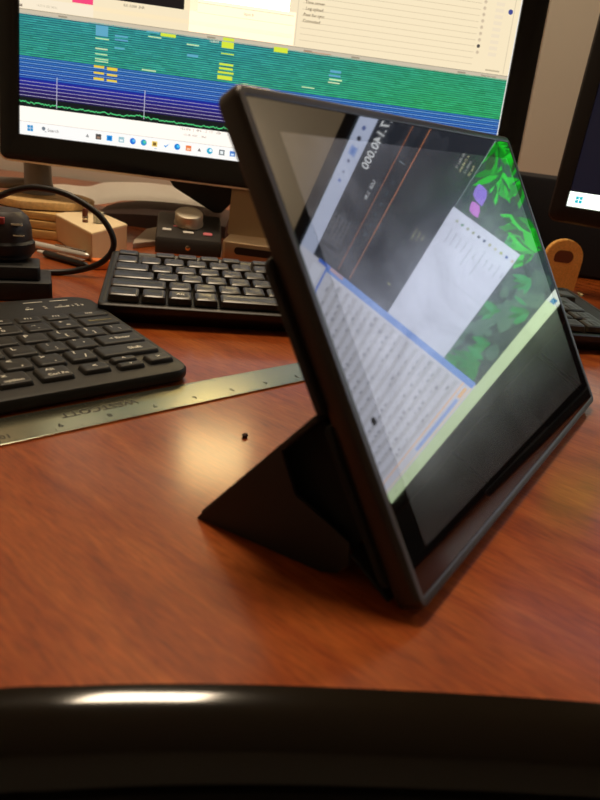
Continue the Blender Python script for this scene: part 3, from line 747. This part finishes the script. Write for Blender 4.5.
cp = [(-209, 701), (-160, 790), (-190, 835), (-216, 829), (-223, 806), (-214, 724)]
bm = bmesh.new(); loft(bm, [[(x, y, .2) for x, y in cp], [(x, y, 6) for x, y in cp]])
bmesh.ops.bevel(bm, geom=bm.edges[:], offset=.6, segments=2, affect='EDGES')
solo(mk('desk_card', bm, M['card']), 'flat pale grey card lying beside the tuning controller', 'card')

# ================================================================== BEIGE BOX AND WHAT STANDS ON IT
bxp = [(-223.5, 613.6), (-212, 690), (-281, 770), (-293.3, 694.8)]
bx = thing('box', 'small plain beige box between the wood blocks and the full size keyboard', 'box', loc=(0, 0, 0))
bm = bmesh.new()
loft(bm, [[(x, y, .2) for x, y in bxp], [(x, y, 27) for x, y in bxp]])
bmesh.ops.bevel(bm, geom=bm.edges[:], offset=.8, segments=2, affect='EDGES')
mk('carton', bm, M['box'], bx)
cxp = sum(x for x, y in bxp) / 4, sum(y for x, y in bxp) / 4
bm = bmesh.new()
li = [(cxp[0] + (x - cxp[0]) * 1.012, cxp[1] + (y - cxp[1]) * 1.012) for x, y in bxp]
loft(bm, [[(x, y, 25.6) for x, y in li], [(x, y, 28.4) for x, y in li]])
bmesh.ops.bevel(bm, geom=bm.edges[:], offset=.6, segments=2, affect='EDGES')
mk('lid', bm, M['boxtop'], bx)
c_ = thing('battery_tube', 'small upright brown and chrome tube standing on the beige box', 'tube', loc=(-250, 668, 28.4))
bm = bmesh.new(); lathe(bm, [(2.6, 0), (2.9, .5), (2.9, 12), (2.2, 14), (.1, 14.3)], 20); cb_ = mk('barrel', bm, M['brownwood'], c_)
bm = bmesh.new(); lathe(bm, [(3.1, 3), (3.15, 3.2), (3.15, 6), (3.1, 6.2)], 20); mk('ring', bm, M['chrome'], cb_)
bm = bmesh.new(); lathe(bm, [(5, 0), (5.6, .4), (5.8, 11), (5.2, 12), (4.6, 12), (4.4, 2), (.1, 1.6)], 24)
solo(mk('clear_cup', bm, M['clear']), 'tiny clear cup standing beside the brown cap on the beige box', 'cup', loc=(-237, 672, 28.4))

# ================================================================== WOOD SLICE ON BLOCKS
def block(lbl, x0, x1, y0, y1, z0, z1, yaw=0):
    cx, cy = (x0 + x1) / 2, (y0 + y1) / 2
    bm = bmesh.new(); slab(bm, x0 - cx, x1 - cx, y0 - cy, y1 - cy, 0, z1 - z0, 1, .7)
    return solo(mk('wood_block', bm, M['pine']), lbl, 'wood block', loc=(cx, cy, z0), yaw=yaw, group='stacked pine blocks')
block('flat pine block at the bottom of the stack under the wood slice', -352, -272, 690, 770, .1, 9.2, .06)
block('flat pine block in the middle of the stack under the wood slice', -350, -270, 692, 770, 10.4, 18.8, .1)
block('flat pine block at the top of the stack, directly under the wood slice', -356, -272, 694, 772, 20.2, 27.6, .02)
ws = thing('wood_slice', 'round slice of pale wood resting on the stacked pine blocks', 'wood slice', loc=(-330, 752, 27.8))
bm = bmesh.new(); loops = []
for z, k in ((0, .985), (.6, 1), (8.8, 1), (9.6, .99)):
    loops.append([((54 + 1.6 * math.sin(3 * a + 1) + math.sin(7 * a)) * k * math.cos(a), (54 + 1.6 * math.sin(3 * a + 1) + math.sin(7 * a)) * k * math.sin(a), z) for a in [2 * math.pi * i / 64 for i in range(64)]])
loft(bm, loops); mk('disc', bm, M['pine_end'], ws)
bm = bmesh.new(); loops = []
for z, k in ((-.05, .99), (.0, 1.012), (1.5, 1.012), (1.6, .995)):
    loops.append([((54 + 1.6 * math.sin(3 * a + 1) + math.sin(7 * a)) * k * math.cos(a), (54 + 1.6 * math.sin(3 * a + 1) + math.sin(7 * a)) * k * math.sin(a), z) for a in [2 * math.pi * i / 64 for i in range(64)]])
loft(bm, loops, cap0=False, cap1=False); mk('bark_rim', bm, M['bark'], ws)
gc = thing('metal_clamp', 'grey metal clamp arm standing on the round wood slice', 'clamp', loc=(-344, 770, 37.4))
bm = bmesh.new(); lathe(bm, [(19, 0), (19, 2), (17.5, 6), (15.6, 16), (15, 46), (12, 48), (.1, 48.5)], 32); mk('post', bm, M['greymetal'], gc)
bm = bmesh.new(); tube(bm, [(-6, -4, 10), (-60, -10, 7), (-150, -16, 4)], 6.6, 16, 5); mk('arm', bm, M['greymetal'], gc)

# ================================================================== PENS, ORANGE BLOCK
def pen(lbl, a, b, r_, m_body, m_tip, gr):
    a, b = Vector(a), Vector(b); d = (b - a); Lp = d.length
    t = thing('pen', lbl, 'pen', frame(a, d, Vector((0, 0, 1)).cross(d)), group=gr)
    bm = bmesh.new(); lathe(bm, [(r_ * .75, 10), (r_, 12), (r_, Lp - 8), (r_ * .8, Lp - 3), (r_ * .4, Lp)], 20, axis='X'); bl = mk('barrel', bm, m_body, t)
    bm = bmesh.new(); lathe(bm, [(.6, -1), (r_ * .45, 1), (r_ * .72, 10), (r_ * .72, 12)], 20, axis='X'); mk('tip', bm, m_tip, t)
    bm = bmesh.new(); slab(bm, Lp - 42, Lp - 4, -1.2, 1.2, r_ * .9, r_ + 1.6, .8, .3); mk('clip', bm, M['chrome'], bl)
pen('silver pen lying on the desk, the rear one of the pens beside the beige box', (-338, 654, 4.2), (-227, 617, 4.2), 4.0, M['silverpen'], M['chrome'], 'pens beside the box')
pen('black pen with a white tip, the front one of the pens beside the beige box', (-278, 614, 3.6), (-216, 582, 3.6), 3.4, M['mon_matt'], M['white'], 'pens beside the box')
bm = bmesh.new(); slab(bm, -8, 8, -6, 6, 0, 9, 1.5, .8)
solo(mk('orange_block', bm, M['orange']), 'small orange plastic block at the foot of the beige box', 'plastic block', loc=(-207, 592, .1), yaw=.5)

# ================================================================== DOCK, HEADSET, CABLE
dk = thing('charging_dock', 'stepped black dock behind the compact keyboard at the left edge', 'dock', loc=(-201, 466, 0), yaw=.42)
bm = bmesh.new(); slab(bm, -110, 0, 0, 44, 0, 14.5, 3, 1.2); mk('base', bm, M['dock'], dk)
bm = bmesh.new(); slab(bm, -110, -8, 6, 40, 14.3, 25, 3, 1.2); mk('upper_step', bm, M['dock'], dk)
bm = bmesh.new(); slab(bm, -90, -20, 12, 20, 24.8, 25.6, 1, .2); mk('cradle_slot', bm, M['slot'], dk)
hs = thing('headset', 'dark headset standing on the black dock at the left edge, with a red mark', 'headset', loc=(-247, 486, 25.6), yaw=.3)
bm = bmesh.new(); lathe(bm, [(17, 0), (20, 1.5), (21.5, 8), (21, 24), (19, 32), (14, 36.5), (.1, 37.5)], 36); ec_ = mk('ear_cup', bm, M['brownblk'], hs)
bm = bmesh.new(); lathe(bm, [(21.6, 4), (23, 6), (23, 13), (21.4, 15)], 36); mk('ear_pad', bm, M['cable'], hs)
bm = bmesh.new(); slab(bm, -8, 5, -20.2, -10, 28.5, 33.5, 1.5, .6); mk('red_mark', bm, M['red'], ec_)
bm = bmesh.new(); slab(bm, 9, 17, -19.5, -14, 28, 29.6, .6, .3); mk('slider', bm, M['chrome'], hs)
bm = bmesh.new(); slab(bm, 10, 18, -20, -15, 20, 21.6, .6, .3); mk('slider', bm, M['chrome'], hs)
bm = bmesh.new(); tube(bm, [(-4, 0, 33), (-30, 2, 44), (-70, 6, 46), (-110, 10, 20)], 5, 12, 6); mk('headband', bm, M['cable'], hs)
bm = bmesh.new()
tube(bm, [(-330, 560, 40), (-300, 560, 53), (-284.9, 560, 60.4), (-271.2, 560, 67), (-253.3, 560, 71.5), (-231.4, 560, 70.5), (-213.9, 560, 65), (-196.3, 560, 54.5), (-185.5, 560, 39.5), (-185.2, 560, 26), (-196, 558, 13), (-215, 553, 5), (-234, 545, 2.4), (-252, 535, 2.4), (-275, 520, 2.4), (-300, 505, 2.4)], 2.7, 12, 8)
solo(mk('looped_cable', bm, M['cable']), 'thick black cable arching in a big loop in front of the beige box', 'cable')

# ================================================================== RIGHT BACKGROUND
bm = bmesh.new(); slab(bm, 0, 700, 0, 170, 0, 126, 8, 5)
solo(mk('storage_box', bm, M['navybox']), 'large navy black box against the wall behind the side monitor', 'box', loc=(235, 900, 0))
cb = thing('added_blocker', 'low black block added out of view to darken the tablet reflection', 'added_blocker', loc=(1000, 300, 0))  # added out of view so the lower tablet glass reflects something dark
bm = bmesh.new(); slab(bm, 0, 280, 0, 800, 0, 330, 4, 2); mk('blocker_body', bm, M['mon_matt'], cb)
for y in (5, 405):
    bm = bmesh.new(); slab(bm, -9, -.5, y, y + 390, 8, 322, 2, 1); d_ = mk('blocker_door', bm, M['mon_matt'], cb)
    bm = bmesh.new(); slab(bm, -17, -9, y + 180, y + 210, 200, 208, 2, 1); mk('blocker_handle', bm, M['greymetal'], d_)
ps = thing('phone_stand', 'rounded amber wood holder with a finger slot, behind the tablet on the right', 'holder', loc=(262, 748, 0), yaw=-.1)
bm = bmesh.new()
pts = rrect(0, 42, 0, 66, [2, 6, 20, 20], 8)
loft(bm, [[(x, 0, z) for x, z in pts], [(x, 12, z) for x, z in pts]])
bmesh.ops.bevel(bm, geom=bm.edges[:], offset=1.0, segments=2, affect='EDGES')
pn_ = mk('panel', bm, M['amberwood'], ps)
bm = bmesh.new(); pts = rrect(10, 31, 40, 54, [3, 6.5, 7, 7], 6)
loft(bm, [[(x, -.25, z) for x, z in pts], [(x, .6, z) for x, z in pts]]); mk('finger_slot', bm, M['brownwood'], pn_)
wp = thing('wooden_pen', 'brown wooden pen with a bright brass tip lying on the desk by the side monitor', 'pen', frame((278, 742, 5), (1, .03, 0), (0, 1, 0)))
bm = bmesh.new(); lathe(bm, [(4, -18), (5, -16), (5, 28), (4.4, 30)], 20, axis='X'); mk('barrel', bm, M['brownwood'], wp)
bm = bmesh.new(); lathe(bm, [(4.4, 29.5), (4.6, 31), (4, 36), (1.4, 39), (.2, 39.3)], 20, axis='X'); mk('tip', bm, M['brass'], wp)

bm = bmesh.new(); bmesh.ops.create_icosphere(bm, subdivisions=2, radius=1.5)
for v_ in bm.verts: v_.co += Vector((random.uniform(-.3, .3), random.uniform(-.3, .3), random.uniform(-.3, .3))); v_.co.y *= 1.5; v_.co.z *= .8
solo(mk('crumb', bm, M['crumb']), 'tiny dark crumb on the desk in the bright patch left of the tablet', 'crumb', loc=(-25.3, 282.1, 1.0))

# ================================================================== LIGHTS
def area(name, loc, tgt, sx, sy, w, col):
    l = bpy.data.lights.new(name, 'AREA'); l.shape = 'RECTANGLE'; l.size = sx; l.size_y = sy; l.energy = w; l.color = col
    o = bpy.data.objects.new(name, l); COL.objects.link(o)
    o.location = loc; o.rotation_euler = (Vector(tgt) - Vector(loc)).to_track_quat('-Z', 'Y').to_euler(); return o
lf = thing('ceiling_light', 'square warm ceiling light above the main monitor and desk', 'ceiling light', loc=(-220, 710, 1700))
bm = bmesh.new(); slab(bm, -180, 180, -180, 180, -34, 0, 20, 3); mk('frame', bm, M['lampframe'], lf)
area('ceiling_lamp_light', (-.22, .71, 1.655), (-.22, .71, 0), .3, .3, 17.5, (1, .8, .56))

lg = thing('ceiling_light', 'round light added out of view at the far right to brighten the reflected wall', 'ceiling light', loc=(1500, 950, 1700))
bm = bmesh.new(); lathe(bm, [(160, 0), (160, -28), (150, -34), (.1, -34)], 40); mk('frame', bm, M['lampframe'], lg)
area('wall_wash_light', (1.5, .95, 1.655), (1.45, 1.1, .9), .25, .25, 7, (1, .82, .6))  # extra light added out of view to brighten the wall mirrored in the tablet
w = bpy.data.worlds.new('world'); sc.world = w; w.use_nodes = True
w.node_tree.nodes['Background'].inputs[0].default_value = (1, .78, .55, 1)
w.node_tree.nodes['Background'].inputs[1].default_value = .1

# ================================================================== CAMERA
cam = bpy.data.cameras.new('camera'); co = bpy.data.objects.new('camera', cam); COL.objects.link(co); sc.camera = co
cam.sensor_fit = 'VERTICAL'; cam.sensor_height = 24; cam.lens = 24 * 623.26 / 800; cam.clip_start = .01
Rr = ((.9914704816, .0517562140, .1196142899), (.1303314392, -.3937250961, -.9099419018), (0, .9177700382, -.3971122725))
right, down, fwd = (Vector(r_) for r_ in Rr)
m = Matrix((right, -down, -fwd)).transposed().to_4x4(); m.translation = Vector((0, 0, .14635)); co.matrix_world = m
cam.dof.use_dof = True; cam.dof.focus_distance = .46; cam.dof.aperture_fstop = 8.5

vs_ = sc.view_settings; vs_.view_transform = 'Standard'; vs_.look = 'None'; vs_.gamma = 1; vs_.use_curve_mapping = False; vs_.exposure = 0
